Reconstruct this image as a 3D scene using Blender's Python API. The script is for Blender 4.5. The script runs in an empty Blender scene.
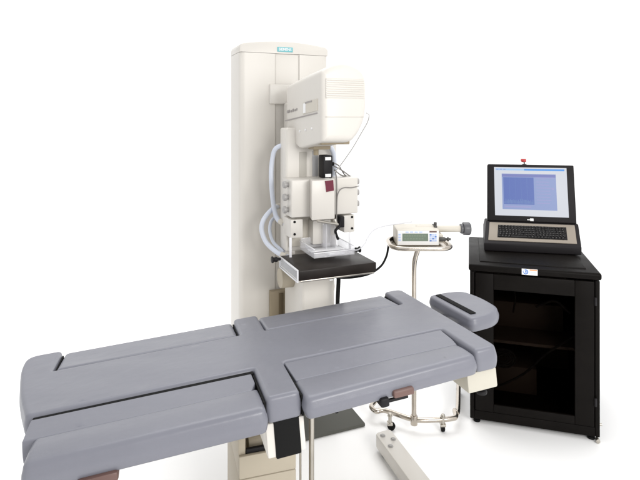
import bpy, bmesh, math, random
from mathutils import Vector, Matrix, Euler
from mathutils.geometry import delaunay_2d_cdt
random.seed(7)
sc = bpy.context.scene
COL = sc.collection
K, HC, PX, PY = 520.0, 1.6, 320.0, 120.0        # focal length in photo pixels, camera height, principal point

# ------------------------------------------------------------------ materials
def mat(name, col, rough=0.5, metal=0.0, spec=0.5, bump=None, var=0.0, varscale=6.0, coat=0.0):
    m = bpy.data.materials.new(name); m.use_nodes = True
    nt = m.node_tree; b = nt.nodes['Principled BSDF']
    b.inputs['Base Color'].default_value = (*col, 1)
    b.inputs['Roughness'].default_value = rough
    b.inputs['Metallic'].default_value = metal
    b.inputs['Specular IOR Level'].default_value = spec
    b.inputs['Coat Weight'].default_value = coat
    tc = nt.nodes.new('ShaderNodeTexCoord')
    if var:
        n = nt.nodes.new('ShaderNodeTexNoise'); n.inputs['Scale'].default_value = varscale; n.inputs['Detail'].default_value = 5
        nt.links.new(tc.outputs['Object'], n.inputs['Vector'])
        r = nt.nodes.new('ShaderNodeMapRange'); r.inputs['From Min'].default_value = .3; r.inputs['From Max'].default_value = .7
        r.inputs['To Min'].default_value = 1 - var; r.inputs['To Max'].default_value = 1 + var
        nt.links.new(n.outputs['Fac'], r.inputs['Value'])
        mx = nt.nodes.new('ShaderNodeVectorMath'); mx.operation = 'SCALE'
        mx.inputs[0].default_value = col
        nt.links.new(r.outputs['Result'], mx.inputs['Scale'])
        nt.links.new(mx.outputs['Vector'], b.inputs['Base Color'])
        r2 = nt.nodes.new('ShaderNodeMapRange')
        r2.inputs['To Min'].default_value = max(.02, rough - .1); r2.inputs['To Max'].default_value = min(1, rough + .1)
        nt.links.new(n.outputs['Fac'], r2.inputs['Value']); nt.links.new(r2.outputs['Result'], b.inputs['Roughness'])
    if bump:
        last = None
        for (kind, s, d, st) in bump:
            if kind == 'noise':
                t = nt.nodes.new('ShaderNodeTexNoise'); t.inputs['Scale'].default_value = s; t.inputs['Detail'].default_value = 4; o = t.outputs['Fac']
            else:
                t = nt.nodes.new('ShaderNodeTexVoronoi'); t.inputs['Scale'].default_value = s; o = t.outputs['Distance']
            nt.links.new(tc.outputs['Object'], t.inputs['Vector'])
            bp = nt.nodes.new('ShaderNodeBump'); bp.inputs['Strength'].default_value = st; bp.inputs['Distance'].default_value = d
            nt.links.new(o, bp.inputs['Height'])
            if last: nt.links.new(last.outputs['Normal'], bp.inputs['Normal'])
            last = bp
        nt.links.new(last.outputs['Normal'], b.inputs['Normal'])
    return m

def emit_mat(name, col, strength=1.0, rough=.25):
    m = mat(name, (col[0]*.1, col[1]*.1, col[2]*.1), rough, spec=.2)
    b = m.node_tree.nodes['Principled BSDF']
    b.inputs['Specular IOR Level'].default_value = .05
    b.inputs['Emission Color'].default_value = (*col, 1); b.inputs['Emission Strength'].default_value = strength
    return m

def clear_mat(name, tint=(1, 1, 1), rough=.03, opac=.1, haze=(.9, .9, .92)):
    # thin clear acrylic: mostly straight-through, Fresnel gloss on top and a little milky scatter
    m = bpy.data.materials.new(name); m.use_nodes = True; nt = m.node_tree; nt.nodes.clear()
    out = nt.nodes.new('ShaderNodeOutputMaterial'); tr = nt.nodes.new('ShaderNodeBsdfTransparent'); tr.inputs[0].default_value = (*tint, 1)
    gl = nt.nodes.new('ShaderNodeBsdfGlossy'); gl.inputs['Roughness'].default_value = rough
    df = nt.nodes.new('ShaderNodeBsdfDiffuse'); df.inputs[0].default_value = (*haze, 1)
    m1 = nt.nodes.new('ShaderNodeMixShader'); m1.inputs[0].default_value = opac
    m2 = nt.nodes.new('ShaderNodeMixShader'); fr = nt.nodes.new('ShaderNodeFresnel'); fr.inputs[0].default_value = 1.45
    nt.links.new(tr.outputs[0], m1.inputs[1]); nt.links.new(df.outputs[0], m1.inputs[2])
    ge = nt.nodes.new('ShaderNodeNewGeometry'); sb = nt.nodes.new('ShaderNodeMath'); sb.operation = 'SUBTRACT'; sb.inputs[0].default_value = 1; ml = nt.nodes.new('ShaderNodeMath'); ml.operation = 'MULTIPLY'
    nt.links.new(ge.outputs['Backfacing'], sb.inputs[1]); nt.links.new(sb.outputs[0], ml.inputs[0]); nt.links.new(fr.outputs[0], ml.inputs[1])
    nt.links.new(ml.outputs[0], m2.inputs[0]); nt.links.new(m1.outputs[0], m2.inputs[1]); nt.links.new(gl.outputs[0], m2.inputs[2])
    nt.links.new(m2.outputs[0], out.inputs[0])
    return m

def tinted_mat():
    # smoked door glass: dark see-through sheet
    m = bpy.data.materials.new('tinted_glass'); m.use_nodes = True; nt = m.node_tree; nt.nodes.clear()
    out = nt.nodes.new('ShaderNodeOutputMaterial'); tr = nt.nodes.new('ShaderNodeBsdfTransparent'); tr.inputs[0].default_value = (.64, .60, .575, 1)
    nt.links.new(tr.outputs[0], out.inputs[0])
    return m

M = dict(
    backdrop=mat('white_sweep', (.96, .96, .96), .9, spec=0),
    vinyl=mat('grey_vinyl', (.162, .165, .194), .36, spec=.52, var=.02, varscale=4,
              bump=[('noise', 3.5, .03, .2), ('noise', 14, .006, .1), ('voronoi', 420, .0005, .25)]),
    vinyl_dark=mat('grey_vinyl_underside', (.06, .06, .07), .7, spec=.2),
    white=mat('cream_enamel', (.63, .602, .558), .36, spec=.4, var=.02, varscale=4, bump=[('noise', 500, .0003, .15)]),
    cream=mat('cream_plastic', (.56, .525, .46), .45, spec=.35, var=.02, varscale=5, bump=[('noise', 500, .0003, .15)]),
    beige=mat('beige_paint', (.40, .355, .28), .5, spec=.3, var=.04, varscale=7),
    tan=mat('tan_metal', (.29, .24, .165), .5, spec=.3, var=.06),
    seam=mat('seam_grey', (.46, .44, .41), .6, spec=.1),
    slot=mat('slot_grey', (.40, .40, .41), .5, spec=.2),
    slotb=mat('slot_beige', (.46, .44, .40), .5, spec=.2),
    black=mat('black_enamel', (.0062, .0052, .0046), .42, spec=.055, var=.15, varscale=9, bump=[('noise', 700, .0003, .2)]),
    blackp=mat('black_plastic', (.012, .011, .012), .5, spec=.18),
    carbon=mat('carbon_plate', (.018, .014, .012), .4, spec=.18, var=.2, varscale=14, bump=[('noise', 300, .0003, .15)]),
    charcoal=mat('charcoal_plastic', (.013, .0115, .0125), .5, spec=.14, bump=[('noise', 600, .0004, .2)]),
    key=mat('key_cap', (.011, .010, .010), .5, spec=.2),
    deck=mat('grey_beige_deck', (.27, .235, .195), .5, spec=.3, var=.03),
    chrome=mat('brushed_chrome', (.52, .47, .41), .24, 1.0, var=.12, varscale=20),
    steel=mat('dull_steel', (.50, .47, .42), .36, 1.0, var=.1, varscale=14),
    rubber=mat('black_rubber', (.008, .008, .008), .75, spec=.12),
    hose=mat('pale_blue_hose', (.57, .605, .68), .4, spec=.35),
    wire=mat('white_wire', (.52, .51, .50), .5, spec=.3),
    wireg=mat('grey_wire', (.20, .19, .18), .5, spec=.3),
    teal=mat('teal_enamel', (.17, .46, .50), .45, spec=.3),
    print_white=mat('printed_white', (.8, .8, .8), .5, spec=.3),
    red=mat('red_window', (.13, .012, .03), .2, spec=.5),
    maroon=mat('brown_plastic', (.13, .075, .065), .4, spec=.4, var=.1),
    greyknob=mat('grey_knob', (.33, .32, .31), .35, spec=.5),
    blue=mat('blue_print', (.10, .22, .55), .5), orange=mat('orange_print', (.72, .26, .07), .5),
    lightblue=mat('pale_blue_print', (.45, .55, .8), .5),
    graymark=mat('grey_print', (.34, .32, .31), .6, spec=.1),
    lcd=emit_mat('lcd_panel', (.25, .31, .24), .75), lcdink=mat('lcd_ink', (.20, .25, .19), .5),
    redlamp=mat('red_lens', (.42, .03, .03), .25), lamp_on=emit_mat('lit_key', (.95, .95, 1.0), .9),
    scr_page=emit_mat('screen_page', (.62, .64, .69), 1.0), scr_bar=emit_mat('screen_bar', (.10, .30, .72), 1.0),
    scr_bar2=emit_mat('screen_bar_pale', (.36, .55, .80), 1.0),
    scr_win=emit_mat('screen_window', (.27, .33, .55), 1.0), scr_plot=emit_mat('screen_plot', (.13, .18, .44), 1.0),
    scr_line=emit_mat('screen_line', (.17, .25, .47), 1.0), scr_txt=emit_mat('screen_text', (.32, .33, .56), 1.0),
    scr_head=emit_mat('screen_heading', (.20, .22, .46), 1.0),
    acrylic=clear_mat('clear_acrylic', (.98, .98, .99), .06, .26), edge=clear_mat('acrylic_edge', (.97, .97, .98), .1, .72),
    pane=clear_mat('clear_pane', (.97, .98, 1), .05, .14), tinted=tinted_mat(),
    tubing=clear_mat('clear_tubing', (.90, .90, .91), .1, .5, (.62, .62, .64)), bracket=mat('bracket_cream', (.49, .465, .40), .45, spec=.3, var=.03),
    cabin=mat('cabinet_inside', (.05, .042, .036), .6, spec=.2), fan=mat('fan_grey', (.05, .048, .045), .5), capgrey=mat('cap_grey', (.085, .085, .092), .4), footgrey=mat('foot_plate_grey', (.085, .085, .075), .6, spec=.2), ink=mat('key_ink', (.12, .115, .11), .5), tandark=mat('dark_tan', (.13, .10, .06), .6, spec=.2),
)

# ------------------------------------------------------------------ building helpers
class Fr:
    """A local frame: origin + rotation about z. at() finds the local point seen at a photo pixel on one local plane."""
    def __init__(s, o, deg):
        s.o = Vector(o); s.m = Matrix.Translation(s.o) @ Matrix.Rotation(math.radians(deg), 4, 'Z'); s.inv = s.m.inverted(); s.deg = deg
    def at(s, px, py, x=None, y=None, z=None):
        c = s.inv @ Vector((0, 0, HC)); d = s.inv.to_3x3() @ Vector(((px-PX)/K, 1, -(py-PY)/K))
        i, v = (0, x) if x is not None else (1, y) if y is not None else (2, z)
        return c + d * ((v - c[i]) / d[i])
WORLD = Fr((0, 0, 0), 0)

def tag(o, label=None, cat=None, group=None, kind=None):
    for k, v in (('label', label), ('category', cat), ('group', group), ('kind', kind)):
        if v: o[k] = v
    return o

def thing(name, label, cat, fr):
    o = bpy.data.objects.new(name, None); COL.objects.link(o)
    o.empty_display_size = .1
    o.matrix_world = fr.m; o['_'] = 0; del o['_']
    o.location = fr.o; o.rotation_euler = (0, 0, math.radians(fr.deg))
    return tag(o, label, cat)

FRAME = {}
def obj(name, bm, m, parent=None, smooth=35, label=None):
    """Link bm (in the thing's local frame) as one mesh object."""
    me = bpy.data.meshes.new(name)
    bmesh.ops.recalc_face_normals(bm, faces=bm.faces)
    bm.to_mesh(me); bm.free()
    for p in me.polygons: p.use_smooth = True
    me.set_sharp_from_angle(angle=math.radians(smooth))
    for mm in (m if isinstance(m, (list, tuple)) else [m]): me.materials.append(mm)
    o = bpy.data.objects.new(name, me); COL.objects.link(o)
    if parent: o.parent = parent
    if label: o['label'] = label
    return o

def box(bm, a, b, bev=0.0, seg=2, rot=None, mi=0):
    """Axis aligned bevelled box from corner a to corner b, optionally transformed."""
    t = bmesh.new()
    bmesh.ops.create_cube(t, size=1)
    s = [abs(b[i]-a[i]) for i in range(3)]; c = Vector([(a[i]+b[i])/2 for i in range(3)])
    bmesh.ops.scale(t, vec=s, verts=t.verts)
    if bev: bmesh.ops.bevel(t, geom=list(t.edges), offset=min(bev, min(s)*.49), segments=seg, profile=.5, affect='EDGES')
    bmesh.ops.transform(t, matrix=Matrix.Translation(c) @ (rot.to_4x4() if rot else Matrix()), verts=t.verts)
    merge(bm, t, mi)
def merge(bm, t, mi=0):
    mp = {v: bm.verts.new(v.co) for v in t.verts}
    for f in t.faces:
        try:
            nf = bm.faces.new([mp[v] for v in f.verts]); nf.material_index = mi or f.material_index
        except ValueError: pass
    t.free()
def BM(): return bmesh.new()

def cyl(bm, a, b, r, r2=None, seg=24, bev=0.0, mi=0):
    a = Vector(a); b = Vector(b); d = b-a; t = bmesh.new()
    bmesh.ops.create_cone(t, cap_ends=True, segments=seg, radius1=r, radius2=r if r2 is None else r2, depth=d.length)
    if bev:
        es = [e for e in t.edges if abs(e.verts[0].co.z-e.verts[1].co.z) < 1e-6]
        bmesh.ops.bevel(t, geom=es, offset=bev, segments=2, profile=.5, affect='EDGES')
    q = Vector((0, 0, 1)).rotation_difference(d.normalized())
    bmesh.ops.transform(t, matrix=Matrix.Translation((a+b)/2) @ q.to_matrix().to_4x4(), verts=t.verts)
    merge(bm, t, mi)

def smooth_path(pts, n=8):
    pts = [Vector(p) for p in pts]; P = [pts[0]*2-pts[1]] + pts + [pts[-1]*2-pts[-2]]; out = []
    for i in range(1, len(P)-2):
        for k in range(n):
            t = k/n; a, b, c, d = P[i-1:i+3]
            out.append(.5*((2*b)+(c-a)*t+(2*a-5*b+4*c-d)*t*t+(3*b-a-3*c+d)*t**3))
    return out+[pts[-1]]
def tube(bm, pts, r, seg=12, n=8, mi=0, ribs=0):
    path = smooth_path(pts, n) if n > 1 else [Vector(p) for p in pts]
    up = None; rings = []
    for i, p in enumerate(path):
        tg = (path[min(i+1, len(path)-1)]-path[max(i-1, 0)]).normalized()
        if up is None:
            up = tg.orthogonal().normalized()
        up = (up-tg*up.dot(tg)).normalized(); sd = tg.cross(up)
        rr = r*(1+ribs*(i % 2))
        rings.append([bm.verts.new(p+(up*math.cos(2*math.pi*k/seg)+sd*math.sin(2*math.pi*k/seg))*rr) for k in range(seg)])
    for a, b in zip(rings, rings[1:]):
        for k in range(seg):
            f = bm.faces.new((a[k], a[(k+1) % seg], b[(k+1) % seg], b[k])); f.material_index = mi
    bm.faces.new(rings[0][::-1]).material_index = mi; bm.faces.new(rings[-1]).material_index = mi

def prism(bm, poly, axis, lo, hi, bev=0.0, mi=0, seg=2, ef=None):
    """Polygon in the two other axes, extruded along axis from lo to hi."""
    t = bmesh.new()
    def co(p, w): return {'x': (w, p[0], p[1]), 'y': (p[0], w, p[1]), 'z': (p[0], p[1], w)}[axis]
    A = [t.verts.new(co(p, lo)) for p in poly]; B = [t.verts.new(co(p, hi)) for p in poly]
    t.faces.new(A[::-1]); t.faces.new(B)
    for k in range(len(poly)): t.faces.new((A[k], A[(k+1) % len(A)], B[(k+1) % len(A)], B[k]))
    bmesh.ops.recalc_face_normals(t, faces=t.faces)
    if bev: bmesh.ops.bevel(t, geom=[e for e in t.edges if e.calc_face_angle(0) > .35 and (ef is None or ef((e.verts[0].co+e.verts[1].co)/2))], offset=bev, segments=seg, profile=.5, affect='EDGES')
    merge(bm, t, mi)

def round_poly(poly, rads, n=5):
    out = []
    L = len(poly)
    for i in range(L):
        a, p, b = Vector(poly[i-1]), Vector(poly[i]), Vector(poly[(i+1) % L]); r = rads[i] if isinstance(rads, (list, tuple)) else rads
        d1 = (a-p); d2 = (b-p); r = min(r, d1.length*.48, d2.length*.48)
        if r < 1e-5: out.append(p); continue
        A = p+d1.normalized()*r; B = p+d2.normalized()*r
        for k in range(n+1):
            t = k/n; out.append(A*(1-t)**2+p*2*t*(1-t)+B*t*t)
    return out
def offset(poly, d):
    L = len(poly); out = []
    for i in range(L):
        a, p, b = poly[i-1], poly[i], poly[(i+1) % L]
        e1 = (p-a); e2 = (b-p)
        if e1.length < 1e-7: e1 = e2
        if e2.length < 1e-7: e2 = e1
        e1 = e1.normalized(); e2 = e2.normalized()
        n1 = Vector((-e1.y, e1.x)); n2 = Vector((-e2.y, e2.x)); m = (n1+n2)
        m = m.normalized() if m.length > 1e-6 else n1
        out.append(p+m*d/max(.5, m.dot(n1)))
    return out

def ring_of(poly, rads, d, subs, n=5):
    """Outline inset by d: sharp corners mitred, then rounded by what is left of each corner radius."""
    L = len(poly); q = offset(poly, d) if d else [p.copy() for p in poly]; arcs = []
    for i in range(L):
        a, p, b = q[i-1], q[i], q[(i+1) % L]; o = poly[i]
        turn = (o-poly[i-1]).cross(poly[(i+1) % L]-o)
        R = rads[i] if isinstance(rads, (list, tuple)) else rads
        r = max(R-d, .0012) if turn > 0 else R+max(d, 0)
        r = min(r, (a-p).length*.47, (b-p).length*.47)
        A = p+(a-p).normalized()*r; B = p+(b-p).normalized()*r
        arcs.append([A*(1-t)**2+p*2*t*(1-t)+B*t*t for t in [k/n for k in range(n+1)]])
    out = []
    for i in range(L):
        out += arcs[i]; A, B = arcs[i][-1], arcs[(i+1) % L][0]
        out += [A.lerp(B, k/subs[i]) for k in range(1, subs[i])]
    return out

def cushion(bm, poly, rads, z0, z1, r=.02, rb=.008, bulge=.004, xf=None, top=None, dens=.03):
    """Upholstered slab over a counter-clockwise outline: rounded rims, bulging sides, soft shading."""
    L0 = len(poly); subs = [max(1, int((poly[(i+1) % L0]-poly[i]).length/dens)) for i in range(L0)]
    prof = [(rb, z0)]
    for k in range(1, 4):
        a = math.pi/2*k/3; prof.append((rb*(1-math.sin(a)), z0+rb*(1-math.cos(a))))
    for k in range(1, 4): prof.append((-bulge*math.sin(math.pi*k/4), z0+rb+(z1-r-z0-rb)*k/4))
    for k in range(0, 8):
        a = math.pi/2*k/7; prof.append((r*(1-math.cos(a)), z1-r+r*math.sin(a)))
    prof += [(r+.004, z1), (r+.010, z1)]
    rings = [[(p.x, p.y, z) for p in ring_of(poly, rads, d, subs)] for d, z in prof]
    def f(c):
        c = Vector(c)
        if top: c.z += top(c)*max(0, min(1, (c.z-z0)/(z1-z0)))
        return xf @ c if xf else c
    V = [[bm.verts.new(f(c)) for c in rg] for rg in rings]; L = len(V[0])
    for a, b in zip(V, V[1:]):
        for k in range(L): bm.faces.new((a[k], a[(k+1) % L], b[(k+1) % L], b[k]))
    bm.faces.new(V[0][::-1])
    ring = [Vector((c[0], c[1])) for c in rings[-1]]
    xs_ = [p.x for p in ring]; ys_ = [p.y for p in ring]; ins = []; g = .022
    def inside(p, m):
        c = False
        for i in range(L):
            q, w_ = ring[i-1], ring[i]
            if (q.y > p.y) != (w_.y > p.y) and p.x < (w_.x-q.x)*(p.y-q.y)/(w_.y-q.y)+q.x: c = not c
        return c and min((p-q).length for q in ring) > m
    x = min(xs_)
    while x < max(xs_):
        y = min(ys_)
        while y < max(ys_):
            p = Vector((x+random.uniform(-.004, .004), y+random.uniform(-.004, .004)))
            if inside(p, .012): ins.append(p)
            y += g
        x += g
    res = delaunay_2d_cdt(ring+ins, [(i, (i+1) % L) for i in range(L)], [], 1, 1e-6)
    ov = []
    for i, p in enumerate(res[0]):
        src = res[3][i]
        if src and src[0] < L: ov.append(V[-1][src[0]])
        else: ov.append(bm.verts.new(f((p.x, p.y, z1+.0012*math.sin(p.x*21+p.y*13)*math.sin(p.y*17-p.x*5)))))
    for t in res[2]:
        try: bm.faces.new([ov[k] for k in t])
        except ValueError: pass

def text_bm(s, size, xf, bold=.0):
    cu = bpy.data.curves.new('lettering', 'FONT'); cu.body = s; cu.size = size; cu.align_x = 'CENTER'; cu.align_y = 'CENTER'
    cu.extrude = size*.02; cu.offset = bold
    o = bpy.data.objects.new('lettering', cu); COL.objects.link(o)
    dg = bpy.context.evaluated_depsgraph_get(); me = bpy.data.meshes.new_from_object(o.evaluated_get(dg))
    b = BM(); b.from_mesh(me); bmesh.ops.transform(b, matrix=xf, verts=b.verts)
    bpy.data.objects.remove(o); bpy.data.curves.remove(cu); bpy.data.meshes.remove(me)
    return b

# ------------------------------------------------------------------ setting: seamless white studio sweep
bm = BM()
prof = [(-5.0, 0), (5.0, 0)] + [(5.0+1.5*math.sin(a), 1.5-1.5*math.cos(a)) for a in [math.pi/2*k/12 for k in range(1, 13)]] + [(6.5, 6.0)]
ra = [bm.verts.new((-9, y, z)) for y, z in prof]; rb_ = [bm.verts.new((9, y, z)) for y, z in prof]
for k in range(len(prof)-1): bm.faces.new((ra[k], rb_[k], rb_[k+1], ra[k+1]))
tag(obj('studio_floor', bm, M['backdrop']), 'seamless white studio floor curving up into the backdrop', None, kind='structure')

# ------------------------------------------------------------------ procedure table
BO = Vector((.3821, 2.4667, .80))
eu = Vector((.9537, .2924, .0703)); ev = Vector((-.2890, .9558, -.0548)); en = Vector((-.0832, .0320, .9960))
BT = Matrix(((eu.x, ev.x, en.x, BO.x), (eu.y, ev.y, en.y, BO.y), (eu.z, ev.z, en.z, BO.z), (0, 0, 0, 1)))
TF = Fr((-.22, 1.88, 0), 17.05)
BX = TF.inv @ BT                                  # table-top coordinates (u, v, w) -> the table's own frame
table = thing('procedure_table', 'padded procedure table in grey vinyl with side cushions and headrest, lying across the foreground', 'medical table', TF)
def in_bed(fn, *a, **k):
    t = BM(); fn(t, *a, **k); bmesh.ops.transform(t, matrix=BX, verts=t.verts); return t
V2 = lambda pts: [Vector(p) for p in pts]
T0, TH = -.075, .075
uF, uM1, uM2, uH = -1.459, -.793, -.690, -.088
vI, vS, vN = -.196, -.526, -.749
out = [(-1.472, vS), (uM1, vS), (uM1, vN), (uM2, vN), (uM2, vS), (uH, vS), (uH, vN), (0, vN), (0, 0), (uH, 0), (uH, vI), (uM2, vI), (uM2, 0),
       (uM1, 0), (uM1, vI), (uF, vI), (uF, 0), (-1.585, 0), (-1.578, -.12), (-1.525, -.36)]
rad = [.02, .012, .018, .018, .012, .012, .018, .03, .035, .02, .01, .01, .02, .02, .01, .01, .02, .05, .05, .08]
bm = BM()
cushion(bm, V2(out), rad, T0, 0, r=.013, bulge=.004, xf=BX)
obj('main_cushion', bm, M['vinyl'], table, 50)
# far side pads: fall away slightly to the outer edge
def far_top(c): return -.012*max(0, (c.y+.196)/.196)-.002
for a, b in ((uF+.008, uM1-.007), (uM2+.004, uH-.008)):
    bm = BM(); cushion(bm, V2([(a, vI+.003), (b, vI+.003), (b, .004), (a, .004)]), [.008, .008, .02, .02], T0, 0, r=.016, bulge=.004, xf=BX, top=far_top)
    obj('side_pad', bm, M['vinyl'], table, 50)
# near side pads and the narrow bolsters between them and the centre
def near_top(c): return -.013+.006*math.sin(math.pi*min(1, max(0, (-c.y-.64)/.15)))
for a, b, n0, n1 in ((-1.425, uM1-.006, -.783, -.783), (uM2+.007, uH-.004, -.786, -.762)):
    bm = BM(); cushion(bm, V2([(a, n0), (b, n1), (b, -.641), (a, -.641)]), [.022, .022, .008, .008], T0+(.003 if a > -1 else -.006), 0, r=.018, bulge=.005, xf=BX, top=near_top)
    obj('side_pad', bm, M['vinyl'], table, 50)
def bol_l(c): return -.004-.007*(-c.y-.55)/.10
def bol_r(c): return -.002-.008*(-c.y-.53)/.12
bm = BM(); cushion(bm, V2([(-1.452, -.655), (uM1-.028, -.655), (uM1-.010, -.612), (uM1-.012, -.553), (-1.452, -.548)]), .005, T0, 0, r=.004, bulge=.001, xf=BX, top=bol_l)
obj('bolster', bm, M['vinyl'], table, 50)
bm = BM(); cushion(bm, V2([(uM2+.010, -.655), (uH-.012, -.655), (uH-.005, -.612), (uH-.004, -.530), (uM2+.002, -.530)]), .005, T0, 0, r=.004, bulge=.001, xf=BX, top=bol_r)
obj('bolster', bm, M['vinyl'], table, 50)
# black strips added in the cushion gaps, standing in for their deep shade
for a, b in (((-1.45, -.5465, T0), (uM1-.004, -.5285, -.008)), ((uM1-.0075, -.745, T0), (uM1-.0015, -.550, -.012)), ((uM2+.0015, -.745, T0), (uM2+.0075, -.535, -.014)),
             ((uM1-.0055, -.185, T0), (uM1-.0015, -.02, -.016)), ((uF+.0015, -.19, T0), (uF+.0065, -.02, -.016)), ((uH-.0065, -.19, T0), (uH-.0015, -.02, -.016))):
    obj('gap_shade_strip', in_bed(box, a, b), M['rubber'], table)
# underside board and rails
bm = BM()
t = BM(); box(t, (-1.43, -.50, T0-.022), (-.02, -.03, T0-.002), .003)
box(t, (-1.40, -.72, T0-.014), (uM1-.02, -.55, T0+.002), .003); box(t, (uM2+.02, -.72, T0-.014), (uH-.02, -.55, T0+.002), .003)
box(t, (-1.30, -.30, T0-.075), (-.10, -.25, T0-.024), .006); box(t, (-1.30, -.50, T0-.075), (-.10, -.45, T0-.024), .006)
bmesh.ops.transform(t, matrix=BX, verts=t.verts); merge(bm, t)
obj('under_frame', bm, M['beige'], table)
# bracket under the middle cross cushion with a black strap round it
br = obj('end_bracket', in_bed(box, (uM1-.006, -.738, T0-.105), (uM2+.008, -.60, T0-.004), .006), M['white'], table)
obj('strap', in_bed(box, (uM1+.018, -.744, T0-.108), (uM2-.008, -.59, T0+.004), .004), M['rubber'], br)
br = obj('end_bracket', in_bed(box, (uH-.03, -.735, T0-.068), (-.004, -.56, T0-.002), .006), M['bracket'], table)
t = BM(); cyl(t, (-.035, -.68, T0-.095), (-.035, -.68, T0-.07), .010, bev=.002); cyl(t, (-.035, -.68, T0-.108), (-.035, -.68, T0-.095), .018, bev=.004)
bmesh.ops.transform(t, matrix=BX, verts=t.verts); obj('foot_knob', t, M['blackp'], br)
# latch under the near right pad
la = obj('latch', in_bed(box, (-.408, -.792, T0+.006), (-.338, -.745, T0+.028), .006), M['maroon'], table)
t = BM(); box(t, (-.452, -.790, T0-.014), (-.422, -.735, T0+.014), .007); cyl(t, (-.43, -.76, T0-.010), (-.35, -.76, T0-.010), .006)
bmesh.ops.transform(t, matrix=BX, verts=t.verts); obj('latch_lever', t, M['blackp'], la)
obj('latch', in_bed(box, (-1.30, -.795, T0-.028), (-1.20, -.745, T0+.000), .008), M['maroon'], table)
# headrest
hp = [(.052, -.510), (.16, -.500), (.222, -.45), (.236, -.32), (.222, -.19), (.145, -.165), (.052, -.168)]
bm = BM(); cushion(bm, V2(hp), [.03, .06, .06, .06, .06, .06, .03], -.050, .004, r=.013, bulge=.004, xf=BX)
hr = obj('headrest', bm, M['vinyl'], table, 50)
obj('strap', in_bed(box, (.080, -.465, .0035), (.105, -.190, .0075), .0015), M['rubber'], hr)
t = BM(); box(t, (-.05, -.40, T0+.0), (.16, -.37, T0+.012), .003); box(t, (-.05, -.28, T0+.0), (.16, -.25, T0+.012), .003); box(t, (.08, -.42, -.085), (.18, -.22, -.052), .004)
bmesh.ops.transform(t, matrix=BX, verts=t.verts); obj('headrest_bracket', t, M['blackp'], table)
# lifting column below (table frame: x along the table, y away, z up)
c0 = TF.at(237, 445, y=.0); c1 = TF.at(293, 445, y=.0)
bm = BM()
x0, x1 = c0.x, c1.x
box(bm, (x0, -.05, .03), (x1, .28, .345), .008)
box(bm, (x0+.001, -.049, .346), (x1-.001, -.034, .425), .004)
box(bm, (x0, -.033, .346), (x0+.026, .28, .64), .006); box(bm, (x1-.05, .14, .346), (x1, .28, .64), .006)
box(bm, (x0+.027, .235, .346), (x1-.051, .28, .64), .006)
lc = obj('lift_column', bm, M['beige'], table)
bm = BM(); cyl(bm, (x0+.05, .075, .392), (x1-.055, .075, .392), .030, bev=.004); cyl(bm, (x0+.10, .075, .392), (x0+.135, .075, .392), .036, bev=.004)
obj('lift_roller', bm, M['beige'], lc)
bm = BM(); box(bm, (x0+.028, -.0335, .348), (x1-.004, -.020, .438), .003); obj('lift_tray', bm, M['blackp'], lc)
# slim posts from the table down to its base
for px_, r in ((300.5, .004), (311.5, .010)):
    p = TF.at(px_, 440, y=.02); bm = BM(); cyl(bm, (p.x, .02, .035), (p.x, .02, .66), r); obj('support_post', bm, M['steel'], table)
# floor legs of the base: the right one shows beyond the table
bm = BM()
q = [TF.inv @ Vector(WORLD.at(*p, z=.085)) for p in ((375, 433), (390, 428.5), (418, 464))]
d = (q[2]-q[1]).normalized(); w = (q[0]-q[1]); Lg = .62
poly = [q[0], q[0]+d*Lg, q[1]+d*Lg, q[1]]
prism(bm, round_poly([Vector((p.x, p.y)) for p in poly], [.02, .005, .005, .02], 4)[::-1], 'z', .022, .085, .005)
lg = obj('floor_leg', bm, M['white'], table)
for k, (fa, fb) in enumerate(((.30, .035), (.72, .08), (.30, .12))):
    c = q[0].lerp(q[1], fa)+d*fb; bm = BM(); cyl(bm, (c.x, c.y, .0852), (c.x, c.y, .091), .0085, seg=6); cyl(bm, (c.x, c.y, .0851), (c.x, c.y, .0865), .013)
    obj('bolt', bm, M['greyknob'], lg)
bm = BM(); c = q[0].lerp(q[1], .5)+d*.06; cyl(bm, (c.x, c.y, .001), (c.x, c.y, .024), .03, bev=.004)
obj('foot_pad', bm, M['rubber'], lg)
bm = BM(); c = c+d*.45; cyl(bm, (c.x, c.y, .001), (c.x, c.y, .024), .03, bev=.004); obj('foot_pad', bm, M['rubber'], lg)
bm = BM()
a0 = q[1]+d*.50; bx0 = min(x0, a0.x)
box(bm, (x0-.18, a0.y-.02, .03), (a0.x+.05, a0.y+.07, .095), .006); box(bm, (x0-.02, a0.y+.06, .035), (x1+.02, .30, .09), .006)
lg2 = obj('base_frame', bm, M['white'], table)
bm = BM(); box(bm, (x0-.30, a0.y-.40, .022), (x0-.20, a0.y+.08, .088), .006); obj('floor_leg', bm, M['white'], table)
for yy in (-.37, .04):
    bm = BM(); cyl(bm, (x0-.25, a0.y+yy, .001), (x0-.25, a0.y+yy, .024), .03, bev=.004); obj('foot_pad', bm, M['rubber'], table)

# ------------------------------------------------------------------ mammography unit
UF = Fr((-.199, 3.0, 0), 22)
unit = thing('mammography_unit', 'tall cream mammography unit with tube head, clear paddle and black breast plate', 'x-ray machine', UF)
def U(px, py, fwd): return UF.at(px, py, y=-fwd)
def UX(px, py, x): return UF.at(px, py, x=x)
# column housing: rounded front corners, centre channel
hw, dp = .268, .235
bm = BM()
base = [(-hw, dp), (-hw, .0), (-.062, .0), (-.062, .009), (.085, .009), (.085, 0), (hw, 0), (hw, dp)]
prism(bm, round_poly(V2(base), [.012, .035, .003, .002, .002, .003, .035, .012], 6), 'z', .05, 1.980)
col = obj('column', bm, M['white'], unit, 25)
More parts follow.
